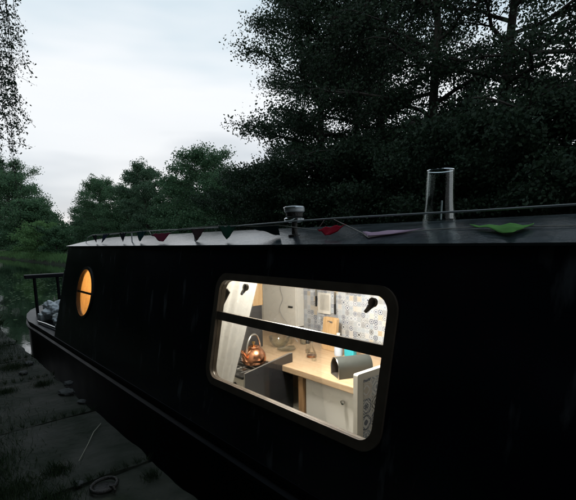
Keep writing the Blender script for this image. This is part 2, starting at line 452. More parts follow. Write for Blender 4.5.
# grab rail on standoffs
rail = tube(B(), [(-5.28, 1.535, zroof(1.535)+.012), (-5.2, 1.535, 1.375), (-5.05, 1.533, 1.397)]+[(x_, 1.53, 1.397+.004*math.sin(x_*3.1)) for x_ in np.linspace(-4.7, 3.6, 26)]+[(3.8, 1.53, 1.38), (3.86, 1.53, zroof(1.53)+.01)], .0036, 8)
rl = obj('grab_rail', rail, M_['rail'], boat, True)
for x_ in (-3.9, -2.75, -.2, .95, 2.1, 3.2):
    obj('rail_post', tube(B(), [(x_, 1.53, zroof(1.53)-.01), (x_, 1.53, 1.393)], .006, 8), M_['rail'], rl, True)
# mushroom vent on its post
VX, VY = -1.775, 1.60
bm = B(); zb = zroof(VY)
lathe(bm, [(.016, zb-.01), (.016, 1.40)], (VX, VY, 0)); lathe(bm, [(.035, zb+.0), (.035, zb+.012), (.017, zb+.016)], (VX, VY, 0))
vent = obj('mushroom_vent', bm, M_['iron'], boat, True)
bm = B(); lathe(bm, [(.03, 1.398), (.055, 1.405), (.0575, 1.418), (.05, 1.424)], (VX, VY, 0))
obj('lower_ring', bm, M_['chrome'], vent, True)
bm = B(); lathe(bm, [(.046, 1.43), (.047, 1.452)], (VX, VY, 0)); obj('vent_collar', bm, M_['iron'], vent, True)
bm = B(); lathe(bm, [(.05, 1.452), (.056, 1.456), (.0565, 1.474), (.05, 1.484), (.02, 1.488), (.0001, 1.489)], (VX, VY, 0)); vc = obj('vent_cap', bm, M_['rail'], vent, True)
bm = B(); tube(bm, [(VX+.0565*math.cos(t), VY+.0565*math.sin(t), 1.476) for t in np.linspace(0, 6.283, 30)], .0035, 8, False); obj('rim', bm, M_['chrome'], vent, True)

# galley window (thing > window > pane, glazing_bar, catch)
bm = B()
prism(bm, rrect(WX0, WX1, WZ0, WZ1, .1), [rrect(WX0+.043, WX1-.043, WZ0+.040, WZ1-.040, .066)], .012, -.006, S)
prism(bm, rrect(WX0+.04, WX1-.04, WZ0+.037, WZ1-.037, .07), [rrect(WX0+.043, WX1-.043, WZ0+.040, WZ1-.040, .066)], -.008, -.035, S)
win = obj('window', bm, M_['frame'], boat, True, 30)
bm = B(); prism(bm, [(WX0+.044, .845), (WX1-.044, .845), (WX1-.044, .892), (WX0+.044, .892)], [], .008, -.03, S)
obj('glazing_bar', bm, M_['frame'], win)
for z0, z1 in ((WZ0+.041, .844), (.893, WZ1-.041)):
    bm = B()
    pl = [p for p in rrect(WX0+.044, WX1-.044, WZ0+.041, WZ1-.041, .064)]
    pl = [(x_, min(max(z_, z0), z1)) for x_, z_ in pl]
    q = [pl[0]]
    for p in pl[1:]:
        if (p[0]-q[-1][0])**2+(p[1]-q[-1][1])**2 > 1e-6: q.append(p)
    # keep the clamped outline monotone: corners beyond the bar become square ends
    if z1 < 1: q = [p for p in q if p[1] < z1-1e-4]+[(WX1-.044, z1), (WX0+.044, z1)]; q = sorted(q, key=lambda p: math.atan2(p[1]-(z0+z1)/2, p[0]-(WX0+WX1)/2))
    else: q = [p for p in q if p[1] > z0+1e-4]+[(WX1-.044, z0), (WX0+.044, z0)]; q = sorted(q, key=lambda p: math.atan2(p[1]-(z0+z1)/2, p[0]-(WX0+WX1)/2))
    prism(bm, q, [], -.010, -.014, S)
    obj('pane', bm, M_['pane'], win)
for xc in (-1.972, -1.083):
    bm = B()
    prism(bm, circ(xc, 1.05, .019, 14), [], -.017, -.034, S)
    prism(bm, [(xc-.012, 1.046), (xc-.036, 1.010), (xc-.028, 1.004), (xc+.006, 1.034)], [], -.019, -.03, S)
    obj('catch', bm, M_['frame'], win)
# porthole
bm = B()
prism(bm, circ(PX, PZ, PR+.008), [circ(PX, PZ, PR-.022)], .010, -.004, S)
prism(bm, circ(PX, PZ, PR-.017), [circ(PX, PZ, PR-.022)], -.005, -.030, S)
port = obj('porthole', bm, M_['blkiron'], boat, True, 30)
obj('glazing_bar', prism(B(), [(PX-PR+.023, PZ-.008), (PX+PR-.023, PZ-.008), (PX+PR-.023, PZ+.012), (PX-PR+.023, PZ+.012)], [], .004, -.02, S), M_['blkiron'], port)
obj('pane', prism(B(), circ(PX, PZ, PR-.023), [], -.022, -.026, S), M_['pane'], port)
# inside lining, floor, ceiling, bulkheads and the far tiled wall
wl2 = rrect(WX0-.05, WX1+.03, WZ0-.0, WZ1+.0, .09)
bm = B()
for xa, xb, hl in ((X0+.05, XM, rrect(PX-.38, PX+.36, PZ-.36, PZ+.34, .03)), (XM, X1-.05, wl2)):
    prism(bm, [(xa, .0), (xb, .0), (xb, 1.255), (xa, 1.255)], [hl], -.055, -.065, S)
bx(bm, (X0+.05, 1.25, -.6), (X1-.05, 1.26, .01))
obj('inner_lining', bm, M_['lining'], boat)
obj('cabin_floor', bx(B(), (X0+.05, 1.26, -.62), (X1-.05, 3.2, -.6)), M_['floor'], boat)
obj('ceiling', bx(B(), (X0+.05, 1.5, 1.235), (X1-.05, 3.0, 1.25)), M_['lining'], boat)
for xa in (-3.85, 1.5):
    obj('bulkhead', prism(B(), [(1.27, -.598), (3.0, -.598), (3.0, 1.233), (1.485, 1.233), (1.27, .05)], [], 0, .05, lambda a, c, w: Vector((xa+w, a, c))), M_['lining'], boat)
obj('tiled_wall', bx(B(), (-3.798, 2.95, .28), (1.49, 2.99, 1.233)), M_['tiles'], boat)
obj('lower_wall', bx(B(), (-3.798, 2.955, -.598), (1.49, 2.99, .277)), M_['lining'], boat)
# stern rail across the deck
bm = B(); bx(bm, (-7.5, 1.25, .80), (-7.41, 3.2, .86), .012); rr_ = obj('deck_rail', bm, M_['hull'], boat)
for y_ in (1.38, 1.70, 2.5, 2.95): obj('rail_post', tube(B(), [(-7.455, y_, .2), (-7.455, y_, .803)], .022, 10), M_['hull'], rr_, True)

# ------------------------------------------------------------------ inside the galley
kc = thing('kitchen_counter', 'beech worktop on white cupboard base along the far galley wall', 'kitchen counter', (-1.6, 2.5, -.6))
obj('worktop', bx(B(), (-3.796, 2.18, .25), (-1.73, 2.945, .30), .006), M_['oak'], kc)
obj('upright', bx(B(), (-2.425, 2.2, -.598), (-2.372, 2.5, .248), .003), M_['oakz'], kc)
obj('upright', bx(B(), (-2.36, 2.24, -.598), (-1.73, 2.9, .247)), M_['white'], kc)
d = obj('cabinet_door', bx(B(), (-2.352, 2.215, -.50), (-1.75, 2.236, .238), .004), M_['white'], kc)
bm = B(); lathe(bm, [(.006, 2.213), (.006, 2.2), (.016, 2.196), (.017, 2.186), (.0001, 2.182)], (-1.95, 0, .16), 16, 'Y'); obj('knob', bm, M_['steel'], d, True)
obj('shelf', bx(B(), (-3.2, 2.3, -.1), (-2.43, 2.9, -.08)), M_['lining'], kc)
obj('back_panel', bx(B(), (-3.2, 2.62, -.59), (-2.43, 2.64, .245)), M_['oakz'], kc)
# basket on the lower shelf gap
bm = B()
for i in range(7):
    z_ = -.30+i*.03; bx(bm, (-2.62, 2.285, z_), (-2.43, 2.30, z_+.012))
for i in range(6): bx(bm, (-2.615+i*.036, 2.28, -.33), (-2.603+i*.036, 2.284, -.09))
bx(bm, (-2.62, 2.302, -.33), (-2.43, 2.55, -.1))
tag(recenter(obj('storage_basket', bm, M_['white']), (-2.53, 2.4, -.33)), 'white woven basket in the gap between cooker and cupboard', 'basket')
bm = B(); lathe(bm, [(.001, -.079), (.035, -.078), (.037, .05), (.025, .07), (.025, .09)], (-2.52, 2.4, 0), 20)
jar = obj('glass_jar', bm, M_['clear'], None, True); recenter(jar, (-2.52, 2.4, -.079)); tag(jar, 'clear jar on the dark shelf between cooker and wooden upright', 'jar')
bm = B(); lathe(bm, [(.028, .09), (.028, .11), (.0001, .112)], (-2.52, 2.4, 0), 20); obj('lid', bm, M_['steel'], jar, True)

# cooker
ck = thing('cooker', 'cream gas cooker with dark hob and black glass side', 'cooker', (-2.85, 2.0, -.6))
obj('body', bx(B(), (-3.23, 1.80, -.598), (-2.60, 2.17, .262), .006), M_['cream'], ck)
hob = obj('hob', bx(B(), (-3.23, 1.785, .264), (-2.60, 2.175, .285), .006), M_['blkiron'], ck)
bm = B(); prism(bm, [(1.79, -.14), (2.30, -.14), (2.30, .375), (2.27, .375), (1.79, .318)], [], -2.575, -2.56, lambda a, c, w: Vector((w-.08*(a-1.79), a, c)))
sp = obj('side_glass', bm, M_['blkglass'], ck)
bm = B(); tube(bm, [(-2.567, 1.787, -.14), (-2.567, 1.787, .32), (-2.605, 2.27, .379), (-2.61, 2.302, .377), (-2.61, 2.302, -.14)], .006, 8); obj('steel_trim', bm, M_['steel'], sp, True)
for x_ in (-2.75, -3.03):
    for y_ in (1.89, 2.07):
        bm = B(); lathe(bm, [(.045, .285), (.045, .295), (.03, .3), (.0001, .301)], (x_, y_, 0), 20); obj('burner', bm, M_['steel'], hob, True)
for x_ in (-2.75, -3.03):
    bm = B()
    for y_ in (1.83, 1.89, 1.95, 2.01, 2.07, 2.13): tube(bm, [(x_-.11, y_, .312), (x_+.11, y_, .312)], .0035, 6)
    for dx in (-.11, 0, .11): tube(bm, [(x_+dx, 1.81, .308), (x_+dx, 2.15, .308)], .0035, 6); tube(bm, [(x_+dx, 1.81, .285), (x_+dx, 1.81, .308)], .0035, 6); tube(bm, [(x_+dx, 2.15, .285), (x_+dx, 2.15, .308)], .0035, 6)
    obj('pan_support', bm, M_['steel'], hob, True)
for i in range(4):
    bm = B(); lathe(bm, [(.018, 1.798), (.016, 1.775), (.0001, 1.774)], (-3.1+.13*i, 0, .2), 16, 'Y'); obj('control_knob', bm, M_['blkiron'], ck, True)
# splash panel and timber on the bulkhead
pn = obj('splash_panel', bx(B(), (-3.216, 1.80, .302), (-3.203, 2.455, .70)), M_['slate']); recenter(pn, (-3.23, 2.0, .29)); tag(pn, 'dark slate splash panel behind the copper kettle', 'panel')
pn = obj('timber_panel', bx(B(), (-3.22, 2.35, .703), (-3.198, 2.465, 1.233), .003), M_['board']); recenter(pn, (-3.226, 2.4, .703)); tag(pn, 'orange brown timber upright above the dark splash panel', 'panel')

# kettle
KX, KY, KZ = -2.76, 2.02, .316
kt = thing('kettle', 'round copper kettle with hooped handle standing on the hob', 'kettle', (KX, KY, KZ))
bm = B(); lathe(bm, [(.0001, KZ), (.078, KZ+.001), (.088, KZ+.012), (.09, KZ+.04), (.083, KZ+.075), (.062, KZ+.105), (.045, KZ+.115), (.0001, KZ+.117)], (KX, KY, 0), 36); obj('body', bm, M_['copper'], kt, True)
bm = B(); lathe(bm, [(.044, KZ+.117), (.04, KZ+.127), (.015, KZ+.133), (.0001, KZ+.134)], (KX, KY, 0), 24); ld = obj('lid', bm, M_['copper'], kt, True)
bm = B(); lathe(bm, [(.006, KZ+.133), (.006, KZ+.142), (.013, KZ+.147), (.012, KZ+.157), (.0001, KZ+.16)], (KX, KY, 0), 16); obj('knob', bm, M_['brass'], ld, True)
dv = Vector((.25, -.97, 0)).normalized()
P0 = Vector((KX, KY, 0))
bm = B(); tube(bm, [P0+dv*.075+Vector((0, 0, KZ+.04)), P0+dv*.105+Vector((0, 0, KZ+.065)), P0+dv*.118+Vector((0, 0, KZ+.095)), P0+dv*.138+Vector((0, 0, KZ+.118))], [.02, .016, .012, .01], 12); obj('spout', bm, M_['copper'], kt, True)
kt.scale = (1.12, 1.12, 1.14)
bm = B(); tube(bm, [P0+dv*(.078*math.cos(rad(t)))+Vector((0, 0, KZ+.085+.125*math.sin(rad(t)))) for t in np.linspace(2, 178, 18)], .007, 10); obj('handle', bm, M_['steel'], kt, True)

# wall cupboard
wc = thing('wall_cupboard', 'white wall cupboard with small black handle beside the tiles', 'cupboard', (-3.45, 2.9, .44))
obj('carcass', bx(B(), (-3.79, 2.86, .44), (-3.145, 2.945, 1.2), .003), M_['white'], wc)
dr = obj('door', bx(B(), (-3.68, 2.838, .445), (-3.15, 2.857, 1.195), .003), M_['white'], wc)
obj('handle', bx(B(), (-3.25, 2.822, .63), (-3.19, 2.837, .648), .003), M_['blkiron'], dr)
bm = B(); pts = [(-3.42+.02*math.sin(i*.9)+i*.009, 2.83-.002*i, .97-i*.03) for i in range(16)]
for i, p in enumerate(pts): pts[i] = (p[0]+.035*math.sin(i*.35), p[1], p[2])
cb_ = obj('hanging_cable', tube(bm, pts+[(-3.2, 2.79, .46), (-3.14, 2.78, .40), (-3.1, 2.78, .34), (-3.08, 2.8, .306)], .003, 6), M_['cableg'], None, True); recenter(cb_, (-3.08, 2.8, .306)); tag(cb_, 'thin grey cable looping down in front of the white wall cupboard', 'cable')

# glassware below the cupboard
def vessel(name, x, y, prof, m, label, cat, group=None, n=24, z=.3025):
    bm = B(); lathe(bm, [(r_, z+h_) for r_, h_ in prof], (x, y, 0), n)
    o = obj(name, bm, m, None, True); recenter(o, (x, y, z)); tag(o, label, cat, group); return o
vessel('glass_bowl', -3.08, 2.56, [(.001, 0), (.05, .001), (.09, .05), (.1, .10), (.096, .10), (.086, .053), (.047, .006), (.001, .005)], M_['clear'], 'wide clear glass bowl at the left end of the worktop', 'bowl')
vessel('wine_glass', -3.0, 2.64, [(.035, 0), (.034, .003), (.004, .008), (.004, .07), (.03, .10), (.038, .14), (.033, .18), (.031, .18), (.036, .14), (.028, .102), (.001, .08)], M_['clear'], 'stemmed wine glass standing right of the wide glass bowl', 'glass')
vessel('plate', -2.93, 2.52, [(.001, 0), (.05, .001), (.085, .012), (.087, .015), (.05, .005), (.001, .004)], M_['clear'], 'round glass plate on the worktop just in front of the wide glass bowl', 'plate')
vessel('tumbler', -3.0, 2.80, [(.03, 0), (.036, .10), (.034, .10), (.028, .005), (.001, .004)], M_['clear'], 'short clear tumbler against the tiles behind the wine glass', 'glass')
# spray / oil bottles near the board
sb = thing('oil_bottle', 'conical clear glass bottle beside the wooden board', 'bottle', (-2.60, 2.52, .302))
bm = B(); lathe(bm, [(.001, .302), (.046, .303), (.044, .325), (.018, .39), (.012, .40), (.012, .43)], (-2.60, 2.52, 0), 20); obj('body', bm, M_['clear'], sb, True)
bm = B(); lathe(bm, [(.014, .43), (.014, .45), (.0001, .452)], (-2.60, 2.52, 0), 16); obj('stopper', bm, M_['steel'], sb, True)
bm = B(); lathe(bm, [(.001, .303), (.038, .304), (.04, .318)], (-2.60, 2.52, 0), 20); obj('oil', bm, M_['copper'], sb, True)
sb = thing('pepper_mill', 'small dark topped mill left of the conical bottle', 'mill', (-2.73, 2.60, .302))
bm = B(); lathe(bm, [(.022, .302), (.018, .34), (.014, .36), (.018, .38), (.018, .385)], (-2.73, 2.60, 0), 16); obj('body', bm, M_['clear'], sb, True)
bm = B(); lathe(bm, [(.019, .386), (.02, .40), (.01, .42), (.0001, .424)], (-2.73, 2.60, 0), 16); obj('cap', bm, M_['blkiron'], sb, True)
vessel('salt_cellar', -2.51, 2.46, [(.02, 0), (.018, .035), (.012, .045), (.0001, .048)], M_['clear'], 'tiny glass salt cellar in front of the wooden board', 'salt cellar')
# chopping board with grip slot leaning on the wall
bm = B()
def Tb(a, c, w): return Vector((-2.66+a, 2.86-w-.10*(.42-c), .302+c))
prism(bm, rrect(-.085, .085, 0, .30, .02), [rrect(-.035, .035, .245, .268, .010)], .0, .03, Tb)
o = obj('chopping_board', bm, M_['board']); recenter(o, (-2.66, 2.82, .302)); tag(o, 'upright pale wooden board with a slot grip leaning on the tiles', 'chopping board')
# bottles behind the bread bin
sb = thing('washing_liquid', 'turquoise bottle standing behind the grey bread bin', 'bottle', (-2.355, 2.745, .302))
bm = B(); bx(bm, (-2.41, 2.72, .302), (-2.30, 2.77, .44), .02); obj('body', bm, M_['teal'], sb, True)
bm = B(); lathe(bm, [(.018, .44), (.018, .465), (.0001, .467)], (-2.355, 2.745, 0), 16); obj('cap', bm, M_['bluewht'], sb, True)
sb = thing('detergent_bottle', 'pale blue and white bottle left of the turquoise bottle', 'bottle', (-2.47, 2.72, .302))
bm = B(); lathe(bm, [(.001, .302), (.035, .303), (.037, .32), (.036, .43), (.018, .46), (.014, .475)], (-2.47, 2.72, 0), 20); obj('body', bm, M_['bluewht'], sb, True)
bm = B(); lathe(bm, [(.016, .476), (.016, .50), (.0001, .502)], (-2.47, 2.72, 0), 16); obj('cap', bm, M_['white'], sb, True)
# grey arched bread bin, open at its left end
bb = thing('bread_bin', 'grey arched bread bin with an open dark end on the worktop', 'bread bin', (-2.0, 2.36, .301))
arch = [(-.075, .0)]+[(-.075*math.cos(rad(t)), .07+.075*math.sin(rad(t))) for t in np.linspace(0, 180, 18)]+[(.075, 0)]
inn = [(-.067, .008)]+[(-.067*math.cos(rad(t)), .07+.067*math.sin(rad(t))) for t in np.linspace(0, 180, 18)]+[(.067, .008)]
ba = Vector((.42, .907, 0)); bs = Vector((.907, -.42, 0)); b0 = Vector((-2.09, 2.265, .301))
def Bb(a, c, w): return b0+bs*a+ba*w+Vector((0, 0, c))
bm = B(); prism(bm, arch, [inn], 0, .27, Bb); obj('shell', bm, M_['grey'], bb, True)
inn2 = [(a*.95, max(.011, c*.95+.002)) for a, c in inn]
bm = B(); prism(bm, inn, [inn2], .004, .25, Bb); obj('liner', bm, M_['darkcloth'], bb, True)
bm = B(); prism(bm, inn, [], .25, .262, Bb); obj('back_wall', bm, M_['oakz'], bb)
bm = B(); tube(bm, [Bb(a, c, -.002) for a, c in arch], .004, 6); obj('rim', bm, M_['steel'], bb, True)
# half-height partition with printed panel
pt = thing('partition', 'half height white partition with printed lace pattern by the right window corner', 'partition', (-1.7, 2.18, -.6))
obj('board', prism(B(), rrect(2.04, 2.94, -.59, .455, .012), [], -1.725, -1.69, lambda a, c, w: Vector((w, a, c))), M_['white'], pt)
bm = B(); prism(bm, [(2.10, -.3), (2.8, -.3), (2.8, .40), (2.10, .41)], [], -1.6895, -1.686, lambda a, c, w: Vector((w, a, c))); obj('printed_panel', bm, M_['tiles2'], pt)
# things hung on the tiles
tp = thing('picture_tile', 'white framed card fixed to the tiles right of the cupboard', 'picture', (-2.84, 2.94, .62))
obj('frame', bx(B(), (-2.93, 2.93, .60), (-2.77, 2.948, .80), .003), M_['white'], tp); obj('card', bx(B(), (-2.895, 2.926, .635), (-2.775, 2.929, .785)), M_['curtain'], tp)
for i, (x_, z0, z1, nm, lb) in enumerate(((-2.71, .61, .82, 'kitchen_knife', 'dark handled knife hanging on the tiles beside the framed card'), (-2.96, .66, .84, 'spatula', 'slim dark spatula hanging on the tiles nearest the wall cupboard'))):
    t = thing(nm, lb, nm.split('_')[-1], (x_, 2.93, z0))
    obj('handle', bx(B(), (x_-.009, 2.93, z0), (x_+.009, 2.946, z0+.10), .004), M_['blkiron'], t)
    obj('blade', bx(B(), (x_-.013, 2.936, z0+.101), (x_+.013, 2.940, z1), .002), M_['steel'], t)

# curtains
def curtain(name, xa, xb, z0, z1, y0, m, amp, waves, lean=.0, nx=60, nz=24, shift=0.):
    bm = B(); g = []
    for j in range(nz+1):
        v = j/nz; z = z0+(z1-z0)*v; row = []
        for i in range(nx+1):
            u = i/nx
            w = 1-.35*v
            x = xa+(xb-xa)*u+shift*(v)*u
            y = y0+TT*(z-1.)+amp*math.sin(u*waves*6.283+.6*math.sin(v*3))*(.6+.4*math.sin(u*17+v*2))*w+lean*v
            row.append(bm.verts.new((x, y, z)))
        g.append(row)
    for j in range(nz):
        for i in range(nx): bm.faces.new((g[j][i], g[j][i+1], g[j+1][i+1], g[j+1][i]))
    return obj(name, bm, m, None, True, 80)
o = curtain('curtain', -2.75, -2.20, .30, 1.16, 1.535, M_['curtain'], .016, 7, shift=.165); recenter(o, (-2.5, 1.47, .30)); tag(o, 'white cotton curtain gathered at the left side of the galley window', 'curtain')
tb = B(); prism(tb, [(-2.36, .86), (-2.325, .835), (-2.225, .99), (-2.262, 1.012)], [], 0, .01, lambda a, c, w: Vector((a, 1.455+TT*(c-1.)+w, c)))
obj('tie_back', tb, M_['darkcloth'], o)
o = curtain('curtain', PX-.35, PX+.33, PZ-.33, PZ+.31, 1.418, M_['orange'], .005, 8); recenter(o, (-4.77, 1.36, .47)); tag(o, 'orange curtain glowing behind the round porthole', 'curtain')

# lamps inside the boat
def lamp(x, y, z, r_, m, label):
    t = thing('ceiling_lamp', label, 'lamp', (x, y, z))
    bm = B(); lathe(bm, [(r_+.012, z), (r_+.014, z-.018), (r_, z-.02)], (x, y, 0), 32); obj('lamp_body', bm, M_['brass'], t, True)
    bm = B(); lathe(bm, [(r_, z-.0205), (r_*.8, z-.034), (r_*.4, z-.04), (.0001, z-.041)], (x, y, 0), 32); obj('diffuser', bm, m, t, True)
lamp(-2.1, 2.05, 1.233, .085, M_['lampglow'], 'lit round ceiling lamp over the galley worktop')
lamp(-4.75, 2.3, 1.233, .085, M_['lampglow2'], 'lit round ceiling lamp in the cabin behind the porthole')
def light(name, loc, power, col, size, typ='POINT'):
    l = bpy.data.lights.new(name, typ); l.energy = power; l.color = col
    if typ == 'POINT': l.shadow_soft_size = size
    o = bpy.data.objects.new(name, l); COL.objects.link(o); o.location = loc; return o
light('galley_lamp_light', (-2.1, 2.0, 1.15), 80, (1., .95, .88), .07)
light('cabin_lamp_light', (-4.7, 2.0, 1.0), 46, (1., .75, .45), .07)

# ------------------------------------------------------------------ on the roof
bt = thing('bunting', 'string of coloured fabric pennants lying along the boat roof below the grab rail', 'bunting', (-2.8, 1.6, 1.31))
cloth = {}
for nme, c in dict(lilac=(.55, .38, .5), crimson=(.5, .01, .035), green=(.10, .28, .06), navy=(.02, .03, .07), teal=(.015, .08, .08), maroon=(.2, .02, .05), brown=(.09, .05, .05), bottle=(.01, .06, .035), black=(.015, .015, .02)).items():
    cloth[nme] = mat_cloth(nme+'_pennant_cloth', c, .15)
def pennant(a, b_, c, col, label, lift=.02, seed=0, hang=None):
    """a cloth triangle between two string points and its tip, rumpled and resting on the roof"""
    a, b_, c = Vector(a), Vector(b_), Vector(c); n = 12
    bm = B(); rows = []
    for i in range(n+1):
        row = []
        for j in range(n-i+1):
            u, v = i/n, j/n; p = a*(1-u-v)+b_*v+c*u
            z = p.z; k = .5+.5*noise.noise(Vector((p.x*14, p.y*14, seed)))
            base = zroof(p.y)+.013
            z = max(z, base)+lift*k+lift*.6*math.sin((u*2+v*3+seed)*3.)**2
            row.append(bm.verts.new((p.x+.008*noise.noise(Vector((u*5, v*5, seed+2))), p.y, z)))
        rows.append(row)
    for i in range(n):
        for j in range(n-i):
            bm.faces.new((rows[i][j], rows[i][j+1], rows[i+1][j]))
            if j < n-i-1: bm.faces.new((rows[i][j+1], rows[i+1][j+1], rows[i+1][j]))
    o = obj('pennant', bm, cloth[col], bt, True, 80); o['label'] = label
    md = o.modifiers.new('thick', 'SOLIDIFY'); md.thickness = .0015
pennant((-5.02, 1.53, 1.39), (-4.86, 1.53, 1.393), (-4.80, 1.50, 1.31), 'black', 'black pennant', .006, 14)
pennant((-4.66, 1.53, 1.393), (-4.47, 1.53, 1.393), (-4.60, 1.49, 1.305), 'navy', 'navy pennant', .008, 1)
pennant((-4.20, 1.53, 1.393), (-4.02, 1.53, 1.393), (-4.02, 1.49, 1.31), 'black', 'second black pennant', .008, 2)
pennant((-3.78, 1.53, 1.393), (-3.56, 1.53, 1.393), (-3.66, 1.50, 1.30), 'teal', 'dark teal pennant', .010, 3)
pennant((-3.42, 1.50, 1.36), (-3.08, 1.51, 1.365), (-3.14, 1.46, 1.29), 'maroon', 'maroon pennant', .012, 4)
pennant((-2.80, 1.53, 1.39), (-2.60, 1.53, 1.39), (-2.66, 1.49, 1.30), 'brown', 'brown pennant hanging from the rail', .004, 5)
pennant((-2.44, 1.53, 1.39), (-2.23, 1.53, 1.385), (-2.27, 1.48, 1.30), 'bottle', 'bottle green pennant', .012, 6)
pennant((-2.06, 1.53, 1.37), (-1.83, 1.53, 1.375), (-1.88, 1.585, 1.32), 'teal', 'large dark teal pennant', .008, 7)
pennant((-1.56, 1.56, 1.345), (-1.34, 1.53, 1.36), (-1.43, 1.50, 1.305), 'crimson', 'bright red pennant', .012, 8)
pennant((-1.27, 1.56, 1.31), (-1.17, 1.475, 1.30), (-.97, 1.60, 1.32), 'lilac', 'pale lilac pennant', .010, 9)
pennant((-.80, 1.62, 1.32), (-.565, 1.60, 1.32), (-.585, 1.46, 1.29), 'green', 'bright green pennant', .012, 10)
pennant((-.2, 1.60, 1.33), (.0, 1.62, 1.33), (-.1, 1.46, 1.29), 'lilac', 'pale lilac pennant at the near end', .012, 11)
pts = [(x_, 1.53, 1.4035) for x_ in np.linspace(-5.0, -3.52, 12)]+[(-3.42, 1.50, 1.372), (-3.08, 1.51, 1.377), (-2.98, 1.53, 1.40), (-2.80, 1.53, 1.403), (-2.60, 1.53, 1.403), (-2.44, 1.53, 1.402), (-2.23, 1.53, 1.398), (-2.06, 1.53, 1.385), (-1.83, 1.53, 1.385), (-1.56, 1.56, 1.35), (-1.48, 1.535, 1.402), (-1.44, 1.535, 1.402), (-1.34, 1.53, 1.365), (-1.27, 1.56, zroof(1.56)+.018), (-1.17, 1.475, zroof(1.475)+.018), (-1.05, 1.6, zroof(1.6)+.012), (-.92, 1.63, zroof(1.63)+.012), (-.80, 1.62, zroof(1.62)+.016), (-.565, 1.60, zroof(1.60)+.016), (-.4, 1.60, zroof(1.6)+.012), (-.2, 1.60, zroof(1.6)+.016), (0, 1.62, zroof(1.62)+.016)]
obj('string', tube(B(), pts, .0022, 6), M_['string'], bt, True)
# tall glass on the roof
gx, gy = -1.088, 1.90; gb = zroof(gy)+.008
bm = B(); lathe(bm, [(.001, gb), (.076, gb), (.075, gb+.012), (.067, gb+.10), (.0615, gb+.236), (.0595, gb+.236), (.064, gb+.10), (.071, gb+.014), (.001, gb+.012)], (gx, gy, 0), 40)
tg = obj('glass_lantern', bm, M_['thin'], None, True); recenter(tg, (gx, gy, gb)); tag(tg, 'tall clear tapered glass lantern standing on the boat roof behind the rail', 'lantern')
bm = B(); lathe(bm, [(.0612, gb+.234), (.0624, gb+.236), (.0612, gb+.239), (.0592, gb+.236), (.0612, gb+.234)], (gx, gy, 0), 40, closed=True); obj('rim', bm, M_['chrome'], tg, True)
bm = B(); tube(bm, [(gx+.01, gy, gb+.012), (gx+.012, gy, gb+.10)], .004, 8); obj('taper_candle', bm, M_['tarp'], tg, True)

# ------------------------------------------------------------------ clutter on the stern deck
bm = B()
for k in range(5):
    R_k = .13+.018*math.sin(k*2.); tube(bm, [(-6.55+R_k*math.cos(t)*1.15, 1.52+R_k*math.sin(t)*.8, .217+k*.026+.006*math.sin(t*3+k)) for t in np.linspace(0, 6.283, 28)], .014, 8, False)
o = obj('rope_coil', bm, M_['ropew'], None, True); recenter(o, (-6.55, 1.52, .2)); tag(o, 'coil of white rope lying on the stern deck', 'rope')
def blob(name, loc, sc_, m, label, cat, seed, amp=.35, sub=4, squash=None):
    bm = B(); bmesh.ops.create_icosphere(bm, subdivisions=sub, radius=1)
    for v in bm.verts:
        d = v.co.normalized(); n_ = noise.turbulence(d*1.3+Vector((seed, 0, 0)), 4, True)
        k = 1+amp*(n_-.6); v.co = Vector((d.x*sc_[0]*k, d.y*sc_[1]*k, max(-sc_[2]*.9, d.z*sc_[2]*k)))
    o = obj(name, bm, m, None, True, 179); o.location = (loc[0], loc[1], loc[2]+sc_[2]*.9); o.data.transform(Matrix.Translation((0, 0, 0))); tag(o, label, cat); return o
blob('plastic_sheet', (-6.95, 1.55, .2), (.26, .22, .16), M_['tarp'], 'crumpled white plastic sheet bundled behind the rope coil', 'plastic sheet', 4, .6, 5)
blob('canvas_bag', (-6.2, 1.62, .2), (.13, .12, .17), M_['tealbag'], 'dark teal bag slumped against the cabin end', 'bag', 8, .5)
blob('plastic_bag', (-6.05, 1.36, .2), (.17, .08, .11), M_['tarp'], 'small crumpled white bag at the deck edge', 'bag', 12, .8, 5)
bm = B(); lathe(bm, [(.0001, .42), (.035, .43), (.05, .47), (.05, .58), (.035, .62), (.012, .64), (.012, .67), (.0001, .672)], (-5.80, 1.36, 0), 20)
o = obj('fender', bm, M_['fender'], None, True); recenter(o, (-5.8, 1.36, .42)); tag(o, 'white oval fender hanging at the cabin corner', 'fender')
bm = B(); tube(bm, [(-5.8, 1.36, .67), (-5.78, 1.38, .9), (-5.66, 1.38, 1.0)], .006, 6); obj('cord', bm, M_['ropew'], o, True)
bm = B(); tube(bm, [(-6.9, 1.27, .222), (-6.5, 1.29, .235), (-6.0, 1.33, .23), (-5.75, 1.36, .23)], .015, 8)
o = obj('boat_pole', bm, M_['steel'], None, True); recenter(o, (-6.3, 1.3, .22)); tag(o, 'metal pole lying along the stern deck edge', 'pole')
bm = B(); bx(bm, (-7.2, 1.32, .2), (-6.98, 1.44, .30), .02); lathe(bm, [(.02, .3), (.02, .34), (.0001, .342)], (-7.1, 1.38, 0), 12)
o = obj('plastic_canister', bm, M_['tarp'], None, True); recenter(o, (-7.09, 1.38, .2)); tag(o, 'low white canister at the far end of the stern deck', 'canister')

